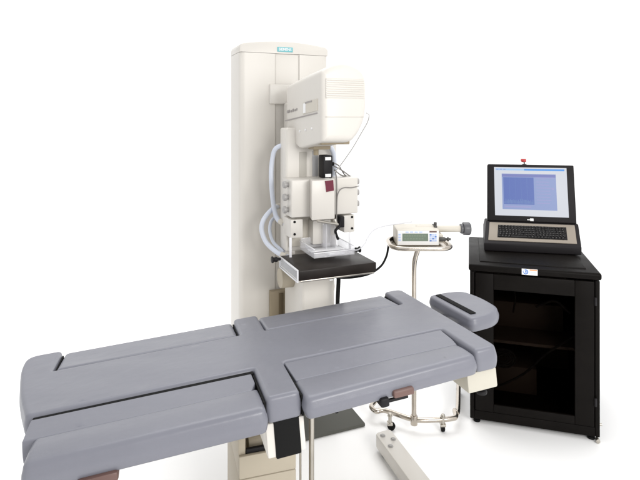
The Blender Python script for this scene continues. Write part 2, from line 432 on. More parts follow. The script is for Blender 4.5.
# cap with a gently arched top
bm = BM()
cap = [(-hw, 1.982), (hw, 1.982), (hw, 2.010)] + [(hw-.03*(1-math.cos(a)) , 2.010+.024*math.sin(a)) for a in [math.pi/2*k/5 for k in range(1, 6)]]
arch = [(x, 2.034+.020*(1-(x/.24)**2)) for x in [.20-.04*k for k in range(11)]]
cap += arch + [(-p[0], p[1]) for p in cap[::-1][:6]]
prism(bm, cap, 'y', 0, dp, .008, seg=2, ef=lambda c: c.z > 1.985)
cp = obj('column_cap', bm, M['white'], unit, 40)
a = U(277.5, 46.7, .006); b = U(293, 52.3, .006)
bm = BM(); box(bm, (a.x, -.0035, b.z), (b.x, .001, a.z), .0015); bd = obj('badge', bm, M['teal'], cp)
xf = Matrix.Translation(((a.x+b.x)/2, -.0039, (a.z+b.z)/2)) @ Matrix.Rotation(math.pi/2, 4, 'X')
obj('lettering', text_bm('SIEMENS', .0205, xf, .0004), M['print_white'], bd)
# seams on the front
bm = BM(); box(bm, (-.0635, .004, .06), (-.0595, .0088, 1.975)); box(bm, (.0835, .004, .06), (.0865, .0088, 1.975)); obj('channel_trim', bm, M['seam'], col)
# bright carriage block that rides in the channel, behind the arm
bm = BM(); a = U(269.8, 84, .014); b = U(270, 104, .014); box(bm, (a.x, -.014, b.z), (.08, .007, a.z), .008, 3); box(bm, (-.02, -.25, 1.25), (.11, -.0145, 1.70), .02, 3); obj('carriage', bm, M['white'], unit)
bm = BM(); a = U(271, 292, .04); b = U(285.5, 316, .04)
box(bm, (a.x, -.04, .30), (b.x+.06, -.001, a.z), .003); rc = obj('lower_bracket', bm, M['tan'], unit)
bm = BM(); box(bm, (a.x+.045, -.047, .32), (a.x+.072, -.0405, a.z-.012), .002); obj('bracket_slot', bm, M['tandark'], rc)
bm = BM()
pl = [UF.inv @ WORLD.at(*p, z=.02) for p in ((362, 424), (310, 442))]
box(bm, (-.36, pl[0].y, .002), (.295, .30, .02), .004); box(bm, (-hw-.01, -.03, .0205), (hw+.01, dp+.01, .049), .006)
obj('base_plate', bm, M['footgrey'], unit)
# arm (vertical body of the C)
bm = BM()
ax0, ax1 = -.112, .17
box(bm, (ax0, -.35, .93), (ax1, -.245, 1.56), .012, 3); box(bm, (-.03, -.244, .80), (.12, .006, 1.24), .01)
box(bm, (-.05, -.42, .36), (.128, -.13, .884), .015, 3)
arm = obj('arm', bm, M['white'], unit)
for (p0, p1, m_, y0_) in ((299.3, 306.5, 'slotb', 152), (312.3, 318, 'slot', 151)):
    a = U(p0, y0_, .351); b = U(p1, 184, .351); bm = BM(); box(bm, (a.x, -.3535, b.z), (b.x, -.345, a.z), .001); obj('guide_slot', bm, M[m_], arm)
# tube head: loft of an arched section
bm = BM()
sec = [(-.063, 1.500), (.082, 1.500), (.120, 1.540), (.148, 1.595), (.157, 1.65), (.157, 1.762), (.147, 1.797), (.120, 1.826), (.080, 1.843), (.040, 1.848), (-.005, 1.838), (-.042, 1.822), (-.067, 1.802)]
secr = [.012, .02, .03, .03, .02, .02, .02, .02, .02, .02, .02, .015, .012]; secp = V2(sec)
cen = Vector((.045, 1.67))
rings = []
for fw, zb, zt, ins in ((.722, 1.50, 1.862, .030), (.7205, 1.50, 1.862, .020), (.716, 1.50, 1.862, .010), (.708, 1.50, 1.862, .003), (.696, 1.50, 1.862, 0), (.43, 1.461, 1.842, 0), (.40, 1.462, 1.839, 0), (.235, 1.508, 1.815, 0), (.215, 1.52, 1.812, .004), (.205, 1.53, 1.80, .018)):
    o2 = ring_of(secp, secr, ins, [1]*len(secp), 4)
    rings.append([bm.verts.new((p.x, -fw, zb+(p.y-1.50)/(.348)*(zt-zb))) for p in o2])
for a, b in zip(rings, rings[1:]):
    for k in range(len(a)): bm.faces.new((a[k], a[(k+1) % len(a)], b[(k+1) % len(a)], b[k]))
bm.faces.new(rings[0][::-1]); bm.faces.new(rings[-1])
head = obj('tube_head', bm, M['white'], unit, 30)
# louvres on the front
bm = BM()
z1_, z0_ = U(345, 79, .722).z, U(345, 98.5, .722).z
box(bm, (-.050, -.7232, z0_), (.142, -.7210, z1_), .001)
n = 9
for k in range(n):
    z = z0_+(z1_-z0_)*(k+.5)/n; box(bm, (-.048, -.7265, z-.0022), (.140, -.7228, z+.0038), .0015)
obj('vent_grille', bm, M['white'], head)
bm = BM(); z = U(345, 117, .722).z; box(bm, (-.050, -.7228, z-.0012), (.140, -.7212, z+.0012)); obj('front_seam', bm, M['slotb'], head)
# markings and keys on the left side (plane x = -.067)
xs = -.0668
def side_quad(bm, pts, t=.0016, xx=xs):
    A = [bm.verts.new((xx-t, p.y, p.z)) for p in pts]; B = [bm.verts.new((xx+.004, p.y, p.z)) for p in pts]
    bm.faces.new(A); bm.faces.new(B[::-1])
    for k in range(4): bm.faces.new((A[k], A[(k+1) % 4], B[(k+1) % 4], B[k]))
bm = BM()
for (xa, xb, yt, yb) in ((287.2, 288.2, 110.2, 113.0), (288.8, 289.6, 109.8, 112.6), (290.4, 291.8, 110.0, 112.0), (292.6, 293.4, 108.6, 111.6), (294.2, 295.6, 109.2, 111.0), (296.2, 297.0, 108.2, 110.2)):
    side_quad(bm, [UX(xa, yt+.4, xs), UX(xb, yt, xs), UX(xb, yb, xs), UX(xa, yb+.3, xs)])
obj('side_lettering', bm, M['graymark'], head)
bm = BM(); side_quad(bm, [UX(303, 103, xs), UX(317.5, 98.6, xs), UX(317.5, 110.5, xs), UX(303, 114.2, xs)], .0022)
dspl = obj('display_window', bm, M['cream'], head)
bm = BM(); side_quad(bm, [UX(303.6, 103.6, xs), UX(306, 102.9, xs), UX(306, 112.8, xs), UX(303.6, 113.4, xs)], .0034); obj('lit_key', bm, M['print_white'], dspl)
bm = BM(); side_quad(bm, [UX(305.5, 102.2, xs), UX(312.5, 100.2, xs), UX(312.5, 101.8, xs), UX(305.5, 103.8, xs)], .0034); obj('display_heading', bm, M['graymark'], dspl)
bm = BM(); side_quad(bm, [UX(284.9, 120.3, xs), UX(317, 112.6, xs), UX(317, 113.6, xs), UX(284.9, 121.4, xs)], .0012); obj('side_seam', bm, M['graymark'], head)
for (bx_, by_) in ((294.7, 132.4), (300.2, 131.2), (306, 129.9), (312.3, 128.5)):
    p = UX(bx_, by_, xs+.003); bm = BM(); cyl(bm, (xs+.008, p.y, p.z), (xs-.003, p.y, p.z), .0055, seg=16, bev=.001); obj('control_button', bm, M['print_white'], head)
# collimator below the head
bm = BM(); box(bm, (-.045, -.66, 1.486), (.10, -.36, 1.52), .006); box(bm, (-.02, -.50, 1.455), (.07, -.42, 1.485), .004)
obj('collimator', bm, M['tan'], head)
bm = BM(); p = U(316, 150, .45); cyl(bm, (p.x, -.45, 1.425), (p.x, -.45, 1.47), .013, bev=.002); obj('collimator_knob', bm, M['tan'], head)
# compression carriage with wings
bm = BM()
wl, wr = U(291.5, 200, .48).x, U(358, 200, .48).x
zt, zb = U(300, 180, .48).z, U(300, 217.5, .48).z
box(bm, (wl, -.48, zb), (wr, -.34, zt), .006, 3)
cc = obj('compression_carriage', bm, M['white'], unit)
bm = BM()
ml, mr = U(312, 200, .56).x, U(335.3, 200, .56).x
m0 = U(310, 200, .48).x
prism(bm, [(m0, -.478), (ml, -.556), (mr, -.556), (mr+.004, -.478)], 'z', zb-.004, zt+.004, .005)
mb = obj('centre_housing', bm, M['white'], cc)
bm = BM(); q4 = [U(*p, .5565) for p in ((324.8, 181), (333.2, 180), (333.8, 190.5), (326.2, 192))]
A = [bm.verts.new((p.x, -.5535, p.z)) for p in q4]; B = [bm.verts.new((p.x, -.5585, p.z)) for p in q4]
bm.faces.new(A); bm.faces.new(B[::-1])
for k in range(4): bm.faces.new((A[k], A[(k+1) % 4], B[(k+1) % 4], B[k]))
obj('red_display', bm, M['red'], mb)
for sx, cx, ys in ((-1, wl, (184.5, 197, 209.5)), (1, wr, (181, 192, 203))):
    for y in ys:
        z = U(290 if sx < 0 else 359.5, y, .43).z; bm = BM()
        cyl(bm, (cx-sx*.004, -.43, z), (cx+sx*.010, -.43, z), .012, bev=.002); cyl(bm, (cx+sx*.010, -.43, z), (cx+sx*.027, -.43, z), .0185, .0165, bev=.004)
        obj('knob', bm, M['greyknob'], cc)
for (xa, xb, ya, yb) in ((290.8, 303, 220, 237.5), (344, 354.6, 215.5, 231.8)):
    a = U(xa, ya, .47); b = U(xb, yb, .47); bm = BM(); box(bm, (a.x, -.47, b.z), (b.x, -.36, a.z), .004)
    bl = obj('paddle_bracket', bm, M['white'], cc)
    for f in ((.30, .12), (.30, .78)):
        sx = a.x+(b.x-a.x)*(f[0] if xa < 300 else .75); sz = a.z+(b.z-a.z)*f[1]
        bm = BM(); cyl(bm, (sx, -.474, sz), (sx, -.468, sz), .006, seg=12); obj('screw', bm, M['rubber'], bl)
# inner paddle carrier and clear paddle
bm = BM(); a = U(313, 221, .44); b = U(331, 243, .44)
box(bm, (a.x, -.44, b.z), (b.x, -.35, a.z), .004); box(bm, (a.x+.048, -.4425, b.z+.01), (a.x+.052, -.439, a.z-.005))
obj('paddle_carrier', bm, M['white'], cc)
bm = BM(); box(bm, (-.10, -.372, .96), (.155, -.352, 1.12), .004); obj('carrier_plate', bm, M['cream'], cc)
ZP = .955
px0, px1, f0, f1 = -.060, .150, .41, .605
bm = BM()
box(bm, (px0, -f1, ZP), (px1, -f0, ZP+.004), .0015)
box(bm, (px0, -f1, ZP+.004), (px0+.004, -f0, ZP+.040), .0015); box(bm, (px1-.004, -f1, ZP+.004), (px1, -f0, ZP+.040), .0015)
box(bm, (px0+.004, -f0-.004, ZP+.004), (px1-.004, -f0, ZP+.055), .0015); box(bm, (px0+.004, -f1, ZP+.004), (px1-.004, -f1+.004, ZP+.022), .0015)
pdl = obj('compression_paddle', bm, M['acrylic'], unit)
bm = BM()
box(bm, (px0-.002, -f1-.002, ZP+.040), (px0+.006, -f0, ZP+.044), .001); box(bm, (px1-.006, -f1, ZP+.040), (px1+.002, -f0, ZP+.044), .001); box(bm, (px0, -f1-.003, ZP+.022), (px1, -f1+.005, ZP+.026), .001)
obj('paddle_rim', bm, M['edge'], pdl)
bm = BM(); box(bm, (.02, -.60, ZP+.004), (.10, -.56, ZP+.016), .003); box(bm, (px0+.02, -.52, ZP+.006), (px1-.02, -.46, ZP+.012), .002); obj('needle_grid', bm, M['edge'], pdl)
bm = BM(); box(bm, (.045, -.50, ZP+.005), (.05, -.44, 1.10), .001); box(bm, (.092, -.50, ZP+.005), (.097, -.44, 1.08), .001); box(bm, (.05, -.445, ZP+.005), (.092, -.44, 1.08), .001)
obj('paddle_holder', bm, M['acrylic'], pdl)
# breast plate
bx0, bx1, zT, zB = -.168, .217, .935, .889
bm = BM(); box(bm, (bx0, -.70, zB), (bx1, -.42, zT), .005, 2); bk = obj('breast_plate', bm, M['carbon'], unit)
bm = BM(); box(bm, (bx0+.01, -.69, zB-.010), (bx1-.006, -.40, zB-.001), .003); obj('plate_tray', bm, M['steel'], bk)
bm = BM()
for z in (zT+.002, zB-.002): box(bm, (bx0-.010, -.704, z-.0035), (bx0-.003, -.44, z+.0035), .0015)
box(bm, (bx0-.010, -.704, zB), (bx0-.003, -.697, zT), .0015); box(bm, (bx0-.010, -.447, zB), (bx0-.003, -.44, zT), .0015)
obj('plate_bracket', bm, M['edge'], bk)
bm = BM(); box(bm, (bx0-.008, -.69, zB+.004), (bx0-.005, -.45, zT-.003)); obj('bracket_pane', bm, M['pane'], bk)
for px_, x_, sgn in ((275, bx0-.012, -1), (359, bx1, 1)):
    p = UX(283 if sgn < 0 else 357, 261 if sgn < 0 else 249.5, x_); bm = BM(); f = -.47 if sgn < 0 else -.44; p.z = p.z if sgn < 0 else zT-.004
    cyl(bm, (x_, f, p.z), (x_+sgn*.016, f, p.z), .007); cyl(bm, (x_+sgn*.016, f, p.z), (x_+sgn*.036, f, p.z), .013, .010, bev=.002); cyl(bm, (x_+sgn*.036, f, p.z), (x_+sgn*.045, f, p.z), .016, bev=.003)
    obj('lock_knob', bm, M['blackp'], bk)
for px_, (ya, yb) in ((290.3, (237.6, 268)), (349.7, (232, 262))):
    a = U(px_, ya, .47 if px_ < 300 else .47); bm = BM(); box(bm, (a.x-.006, -.476, zT+.001), (a.x+.006, -.470, a.z), .001); obj('acrylic_guide', bm, M['edge'], unit)
# pivot hub below the plate
p = U(281, 278, .26); bm = BM(); cyl(bm, (p.x-.008, -.26, p.z), (-.045, -.26, p.z), .052, bev=.006); hb = obj('pivot_hub', bm, M['beige'], unit)
p = U(344, 282, .3); bm = BM(); cyl(bm, (.125, -.30, p.z), (.16, -.30, p.z), .05, bev=.006); obj('pivot_hub', bm, M['cream'], unit)
for a_, b_ in ((U(288, 143.6, .29), U(283.5, 144.8, .265)), (U(280, 221, .265), U(284.5, 223.6, .297)), (U(276, 206.8, .17), U(279.5, 206, .155)), (U(281, 254.6, .325), U(286, 256.6, .345))):
    bm = BM(); cyl(bm, a_, b_, .0155, bev=.002); obj('hose_cuff', bm, M['cream'], unit)
# black lamp unit above the carriage, small black parts below
bm = BM(); a = U(323.6, 155.5, .47); b = U(332.8, 178, .47); box(bm, (a.x, -.47, b.z), (b.x, -.40, a.z), .006)
sensor = obj('sensor_module', bm, M['blackp'], cc)
bm = BM(); box(bm, (a.x+.008, -.473, a.z-.024), (b.x-.010, -.4695, a.z-.008), .001); obj('module_label', bm, M['print_white'], sensor); bm = BM(); box(bm, (a.x+.008, -.473, b.z+.006), (b.x-.010, -.4695, b.z+.022), .001); obj('module_label', bm, M['print_white'], sensor)
bm = BM(); cyl(bm, (b.x, -.43, (a.z+b.z)/2+.01), (b.x+.022, -.43, (a.z+b.z)/2+.01), .010, bev=.002); obj('module_knob', bm, M['rubber'], sensor)
bm = BM(); tube(bm, [U(341, 217, .50), U(339.5, 226, .50), U(335.5, 231, .5), U(338, 239, .48)], .007); box(bm, tuple(U(338, 216, .48)+Vector((0, -.02, -.055))), tuple(U(343, 216, .48)+Vector((0, .04, 0))), .004)
obj('needle_guide', bm, M['blackp'], cc)
bm = BM(); cyl(bm, U(334.5, 219, .53), U(336.5, 225.5, .53), .009, bev=.002); tube(bm, [U(317, 221, .56), U(326, 222.5, .55), U(338, 224.5, .54)], .006, n=4); obj('needle_holder', bm, M['steel'], cc)
# hoses and wires fixed to the unit
bm = BM(); tube(bm, [U(290, 143.5, .30), U(284.7, 144.5, .27), U(276, 148.5, .24), U(272.6, 158, .22), U(271.2, 177, .22), U(273.5, 204.7, .22), U(277.5, 219, .25), U(285, 224, .30)], .0125, seg=14, n=14); obj('hose', bm, M['hose'], unit)
bm = BM(); tube(bm, [U(279, 206, .16), U(272, 209.5, .2), U(264, 219, .22), U(261.6, 229, .22), U(265, 240, .23), U(271, 247.5, .26), U(280, 254, .32), U(290, 258, .36)], .0125, seg=14, n=14); obj('hose', bm, M['hose'], unit)
bm = BM(); tube(bm, [U(276, 216, .14), U(271, 222, .16), U(270, 232, .18), U(274, 243, .22), U(284, 252, .30)], .009, seg=12, n=14); obj('hose', bm, M['hose'], unit)
bm = BM(); tube(bm, [U(326, 142, .42), U(330.5, 147, .40), U(333.8, 155, .38), U(334.5, 168, .38), U(333, 182, .38)], .0125, seg=14, n=14); obj('hose', bm, M['hose'], unit)
bm = BM(); tube(bm, [U(366.3, 113, .70), U(369, 115, .69), U(367.6, 122, .66), U(362, 132, .62), U(352, 149, .56), U(340, 166, .48), U(335, 172, .46)], .0028, seg=8, n=10); obj('signal_wire', bm, M['wire'], unit)
for pth in ([U(334, 166, .45), U(343, 171, .45), U(350, 176, .42), U(357, 178, .38)], [U(334.5, 170, .45), U(342, 175.5, .42), U(352, 177, .40)], [U(334, 163, .45), U(339, 166, .45), U(345, 175, .42), U(352, 178.5, .40)]):
    bm = BM(); tube(bm, pth, .0035, seg=8, n=8); obj('signal_wire', bm, M['wireg'], unit)
bm = BM(); tube(bm, [U(359, 186, .47), U(352, 187.6, .492), U(345, 187.5, .50), U(340, 190, .51), U(337.4, 196, .512), U(336.8, 207, .51), U(336.5, 221, .51)], .0028, seg=8, n=10); obj('signal_wire', bm, M['wireg'], unit)
bm = BM(); tube(bm, [U(335.8, 172, .47), U(336.6, 181, .495), U(336.7, 195, .495), U(336.6, 216, .495)], .0032, seg=8, n=8); obj('signal_wire', bm, M['wireg'], unit)
bm = BM(); box(bm, (-.02, -.70, zB-.013), (-.005, -.685, zB-.009)); obj('tray_clip', bm, M['print_white'], bk)

bm = BM(); tube(bm, [U(338.6, 276, .50), U(338.4, 284, .50), U(337.6, 303, .49), U(337, 330, .47), U(336.5, 372, .45), U(336.5, 412, .42)], .0105, n=8); obj('power_lead', bm, M['rubber'], unit)

# ------------------------------------------------------------------ equipment cabinet
CF = Fr((.793, 2.748, 0), -16)
cab = thing('equipment_cabinet', 'black steel equipment cabinet with tinted glass door and white sticker', 'cabinet', CF)
W_, D_, Hc = .620, .68, .845
bm = BM()
z0 = .022
box(bm, (0, .022, z0), (.03, D_, .80), .004); box(bm, (W_-.03, .022, z0), (W_, D_, .80), .004)
box(bm, (.03, .022, z0), (W_-.03, D_, z0+.03), .002); box(bm, (.03, D_-.02, z0+.03), (W_-.03, D_, .80), .002)
box(bm, (0, .003, z0+.001), (.022, .0215, .80), .004); box(bm, (W_-.022, .003, z0+.001), (W_, .0215, .80), .004)
box(bm, (.0222, .003, z0+.001), (W_-.0222, .0215, .070), .003)
obj('body', bm, M['black'], cab)
bm = BM()
tp = [(-.008, -.006, .803), (W_+.008, D_+.004, Hc-.006)]
box(bm, tp[0], tp[1], .012, 3); box(bm, (.05, .06, Hc-.012), (W_-.05, D_-.03, Hc), .006)
top = obj('top', bm, M['black'], cab)
# sticker
a = CF.at(521.8, 264.2, y=-.0075); b = CF.at(537.6, 271.3, y=-.0075); sw = b.x-a.x; sh = a.z-b.z
zc = .8215; sh = min(sh, .033); st0, st1 = zc-sh/2, zc+sh/2
bm = BM(); box(bm, (a.x, -.0072, st0), (b.x, -.0055, st1)); stk = obj('sticker', bm, M['print_white'], top)
bm = BM()
cx, cz = a.x+sw*.25, zc; n = 18
def arc(r0, r1, d0, d1, ox, oz):
    P = [(math.radians(d0+(d1-d0)*i/n)) for i in range(n+1)]
    for i in range(n):
        bm.faces.new([bm.verts.new((cx+ox+q*math.cos(t_), -.0077, cz+oz+q*math.sin(t_))) for q, t_ in ((r1, P[i]), (r1, P[i+1]), (r0, P[i+1]), (r0, P[i]))])
arc(sh*.24, sh*.42, -150, 120, 0, 0); arc(.0001, sh*.15, -180, 180, sh*.02, 0)
arc(sh*.30, sh*.40, 150, 215, -sh*.05, 0)
bmesh.ops.remove_doubles(bm, verts=bm.verts, dist=1e-6)
ring = bm
obj('sticker_emblem', ring, M['blue'], stk)
bm = BM(); box(bm, (a.x+sw*.5, -.0078, st1-sh*.22), (b.x-.002, -.0070, st1-sh*.06)); obj('sticker_stripe', bm, M['orange'], stk)
bm = BM()
for k, (wv) in enumerate((.40, .34, .38)): box(bm, (a.x+sw*.55, -.0078, st0+sh*(.2+.17*k)), (a.x+sw*(.55+wv), -.0070, st0+sh*(.27+.17*k)))
obj('sticker_print', bm, M['lightblue'], stk)
# door
dx0, dx1, dz0, dz1 = .026, W_-.026, .074, .796
gx0, gx1, gz0, gz1 = .118, .505, .115, .715
bm = BM()
box(bm, (dx0, -.004, dz0), (gx0, .018, dz1), .004); box(bm, (gx1, -.004, dz0), (dx1, .018, dz1), .004)
box(bm, (gx0+.0002, -.0037, gz1), (gx1-.0002, .0177, dz1-.0003), .003); box(bm, (gx0+.0002, -.0037, dz0+.0003), (gx1-.0002, .0177, gz0), .003)
door = obj('door', bm, M['black'], cab)
bm = BM(); box(bm, (gx0-.006, .004, gz0-.006), (gx1+.006, .009, gz1+.006)); obj('window_pane', bm, M['tinted'], door)
for z in (.70, .20):
    bm = BM(); cyl(bm, (dx1+.004, -.006, z-.02), (dx1+.004, -.006, z+.02), .006, bev=.001); obj('hinge', bm, M['blackp'], door)
# inside
bm = BM(); box(bm, (.034, .10, .40), (W_-.034, D_-.03, .415)); box(bm, (.10, .30, .416), (.50, .60, .56), .004); box(bm, (.08, .28, .053), (.36, .6, .20), .004); obj('shelf', bm, M['cabin'], cab)
bm = BM(); box(bm, (.034, D_-.028, .056), (W_-.034, D_-.0205, .795)); obj('back_panel', bm, M['cabin'], cab)
bm = BM(); tube(bm, [(.09, .06, .16), (.18, .07, .20), (.28, .07, .27), (.38, .07, .38), (.48, .07, .46), (.54, .08, .50)], .006, n=8); tube(bm, [(.22, .08, .74), (.23, .07, .66), (.22, .07, .58)], .005, n=8); tube(bm, [(.33, .07, .62), (.42, .07, .66), (.5, .08, .6)], .006, n=8); obj('inner_cable', bm, M['rubber'], cab)
bm = BM()
for r in (.062, .05, .038, .024): tube(bm, [(.17+r*math.cos(t_), .075, .33+r*.8*math.sin(t_)) for t_ in [2*math.pi*k/20 for k in range(21)]], .0045, n=1, seg=8)
obj('cable_coil', bm, M['rubber'], cab)
for (x_, y_) in ((.035, .03), (W_-.035, .03), (.035, D_-.04), (W_-.035, D_-.04)):
    bm = BM(); cyl(bm, (x_, y_, .001), (x_, y_, .012), .018, bev=.002); cyl(bm, (x_, y_, .012), (x_, y_, .03), .009); obj('foot', bm, M['rubber'], cab)
bm = BM(); cyl(bm, (W_+.001, .03, .075), (W_+.014, .03, .075), .006); obj('side_bolt', bm, M['steel'], cab)
bm = BM(); cyl(bm, (W_-.012, -.014, .012), (W_-.012, .012, .012), .010, bev=.002); obj('levelling_bolt', bm, M['steel'], cab)

# ------------------------------------------------------------------ computer terminal on the cabinet
PF = Fr((.945, 2.997, Hc), -11.5)
term = thing('computer_terminal', 'charcoal all in one computer terminal with lit blue screen and keyboard on the black cabinet', 'computer', PF)
Wt = .522
def taper(bm):
    for v in bm.verts: v.co.x += max(0, min(1, v.co.y/.14))*(.026-.006*v.co.x/Wt)
    return bm
bm = BM()
prof = [(0, .002), (0, .046), (.012, .052), (.140, .148), (.22, .15), (.30, .10), (.30, .002)]
prism(bm, prof, 'x', 0, Wt, .006, seg=3)
obj('base', taper(bm), M['charcoal'], term)
# deck plane from (.018,.0565) to (.135,.1445)
dy, dz = .117, .0878; Ld = math.hypot(dy, dz); e2 = Vector((0, dy/Ld, dz/Ld)); nn = Vector((0, -dz/Ld, dy/Ld)); O2 = Vector((0, .014, .0537))
DK = Matrix((( 1, e2.x, nn.x, O2.x), (0, e2.y, nn.y, O2.y), (0, e2.z, nn.z, O2.z), (0, 0, 0, 1)))
def deck(fn, *a, **k):
    t = BM(); fn(t, *a, **k); bmesh.ops.transform(t, matrix=DK, verts=t.verts); return taper(t)
dk = obj('keyboard_deck', deck(box, (.022, .008, -.002), (Wt-.022, .147, .004), .003), M['deck'], term)
kb = obj('keyboard', deck(box, (.072, .030, .003), (Wt-.070, .126, .0055), .002), M['blackp'], dk)
t = BM(); rows = 6; kx0, kx1 = .076, Wt-.074
for r in range(rows):
    y0_ = .0325+.0153*r; x = kx0+[0, .004, .006, .003, 0, 0][r]; i = 0
    while x < kx1-.015:
        w = .0172
        if r == 0 and 4 <= i < 5: w = .095
        if abs(x-(kx0+.282)) < .012: x += .008
        w = min(w, kx1-x)
        box(t, (x, y0_, .0052), (x+w-.0025, y0_+.0128, .0112), .002, 1); x += w; i += 1
bmesh.ops.transform(t, matrix=DK, verts=t.verts); obj('key_caps', taper(t), M['key'], kb)
t = BM()
rnd = random.Random(3)
for r in range(rows):
    for i in range(20):
        x = kx0+.006+i*.0182+[0, .004, .006, .003, 0, 0][r]
        if r == 0 and 4 <= i <= 9 or rnd.random() < .25: continue
        box(t, (x, .0325+.0153*r+.006, .0111), (x+.003, .0325+.0153*r+.010, .0115))
bmesh.ops.transform(t, matrix=DK, verts=t.verts); obj('key_legends', taper(t), M['ink'], kb)
# screen housing tilts back a little
th = math.radians(11); O3 = Vector((0, .140, .150)); e3 = Vector((0, math.sin(th), math.cos(th))); n3 = Vector((0, -math.cos(th), math.sin(th)))
SC = Matrix(((1, e3.x, n3.x, O3.x), (0, e3.y, n3.y, O3.y), (0, e3.z, n3.z, O3.z), (0, 0, 0, 1)))   # x right, y up the screen, z out of it
def scr(fn, *a, **k):
    t = BM(); fn(t, *a, **k); bmesh.ops.transform(t, matrix=SC, verts=t.verts); return t
t = BM(); prism(t, [(.036, 0), (Wt+.012, 0), (Wt+.012, .342), (.044, .342)], 'z', -.05, 0, .007, seg=3); prism(t, [(.055, .01), (Wt-.033, .01), (Wt-.045, .30), (.065, .30)], 'z', -.11, -.051, .01)
bmesh.ops.transform(t, matrix=SC, verts=t.verts); sh_ = obj('screen_housing', t, M['charcoal'], term)
X0, X1, Y0_, Y1_ = .080, Wt-.030, .034, .324
scn = obj('screen', scr(box, (X0, Y0_, -.001), (X1, Y1_, .0015), .0008), M['scr_page'], sh_)
def sq(bm, a, b, c, d, l): box(bm, (X0+(X1-X0)*a, Y0_+(Y1_-Y0_)*b, .0016), (X0+(X1-X0)*c, Y0_+(Y1_-Y0_)*d, .0016+.0004*l))
for nm, r, m_, l in (('title_bar', (.42, .935, .97, .972), 'scr_bar', 1), ('title_bar', (.02, .935, .42, .972), 'scr_bar2', 1), ('window_area', (.105, .13, .85, .865), 'scr_win', 1),
                     ('window_heading', (.11, .80, .845, .855), 'scr_head', 2), ('plot_area', (.125, .235, .545, .79), 'scr_plot', 2)):
    t = BM(); sq(t, *r, l); bmesh.ops.transform(t, matrix=SC, verts=t.verts); obj(nm, t, M[m_], scn)
t = BM(); rnd = random.Random(11)
for k in range(26):
    x = .135+k*.0155; h = .03+.07*abs(math.sin(k*1.7))*rnd.uniform(.5, 1); sq(t, x, .25, x+.009, .26+h, 3)
for k in range(5): sq(t, .13+.08*k, .30, .132+.08*k, .78, 3)
bmesh.ops.transform(t, matrix=SC, verts=t.verts); obj('plot_trace', t, M['scr_line'], scn)
t = BM()
for k in range(9):
    y = .76-k*.062; sq(t, .58, y, .58+rnd.uniform(.12, .24), y+.014, 2)
sq(t, .57, .785, .83, .80, 3); sq(t, .79, .55, .82, .58, 3); sq(t, .135, .17, .50, .20, 2)
bmesh.ops.transform(t, matrix=SC, verts=t.verts); obj('screen_text', t, M['scr_txt'], scn)
t = BM()
for k in range(3): sq(t, .03+.05*k, .945, .06+.05*k, .962, 3)
bmesh.ops.transform(t, matrix=SC, verts=t.verts); obj('title_text', t, M['scr_txt'], scn)
t = BM(); box(t, (Wt/2+.015, .006, -.001), (Wt/2+.035, .022, .006), .002); box(t, (Wt/2-.001, .011, -.001), (Wt/2+.015, .016, .004), .001)
bmesh.ops.transform(t, matrix=SC, verts=t.verts); obj('latch', t, M['print_white'], sh_)
t = BM(); box(t, (Wt/2-.014, .341, -.03), (Wt/2+.010, .347, -.01), .002); cyl(t, (Wt/2-.002, .346, -.02), (Wt/2-.002, .368, -.02), .004); bmesh.ops.transform(t, matrix=SC, verts=t.verts)
il = obj('indicator_lamp', t, M['fan'], sh_)
t = BM(); cyl(t, (Wt/2-.006, .358, -.012), (Wt/2-.006, .371, -.012), .014, bev=.003); box(t, (Wt/2-.022, .362, -.026), (Wt/2+.008, .378, -.008), .003); bmesh.ops.transform(t, matrix=SC, verts=t.verts); obj('lamp_lens', t, M['redlamp'], il)

# ------------------------------------------------------------------ mobile stand
YS = 2.67
SF = Fr(((414-PX)/K*YS, YS, 0), 0)
stand = thing('instrument_stand', 'chrome instrument stand with tray on a bent tube base with casters', 'stand', SF)
def S(px, py, dy=0.0): return SF.at(px, py, y=dy)
zt_ = .952
bm = BM(); tube(bm, [(0, 0, .05), (0, 0, .3), (0, 0, .55), (0, 0, .75), (0, 0, .82), (.0008, 0, .85), (.003, 0, .876), (.010, 0, .905), (.018, 0, .930), (.020, 0, zt_+.002)], .0125, n=6, seg=16); pole = obj('pole', bm, M['chrome'], stand)
bm = BM(); cyl(bm, (0, 0, .036), (0, 0, .085), .018, bev=.003); obj('pole_socket', bm, M['chrome'], pole)
tl, tr = S(390, 246).x, S(449, 246).x
out_ = round_poly(V2([(tl, -.095), (tr, -.095), (tr, .15), (tl, .15)]), .085, 8)
bm = BM(); prism(bm, out_, 'z', zt_, zt_+.005)
tube(bm, [Vector((p.x, p.y, zt_+.009)) for p in out_+[out_[0]]], .0115, n=1, seg=12)
obj('tray', bm, M['chrome'], stand)
zb_ = .062
R = SF.at(457.5, 418, z=zb_); L_ = SF.at(373, 412, z=zb_)
bm = BM()
pr = SF.at(458.6, 384, z=zb_); pl_ = SF.at(384, 398, z=zb_)
tube(bm, [pr, pr.lerp(R, .82), R+Vector((.004, .07, 0)), R+Vector((-.004, .015, 0)), R+Vector((-.03, -.004, 0)), Vector((.12, -.002, zb_)), Vector((0, 0, zb_)), L_+Vector((.07, .012, 0)), L_+Vector((.018, .008, 0)), L_+Vector((-.004, .05, 0)), L_+Vector((.02, .10, 0)), pl_+Vector((.01, .1, 0)), pl_+Vector((.03, .3, 0))], .0125, n=8, seg=16)
obj('base_tube', bm, M['chrome'], stand)
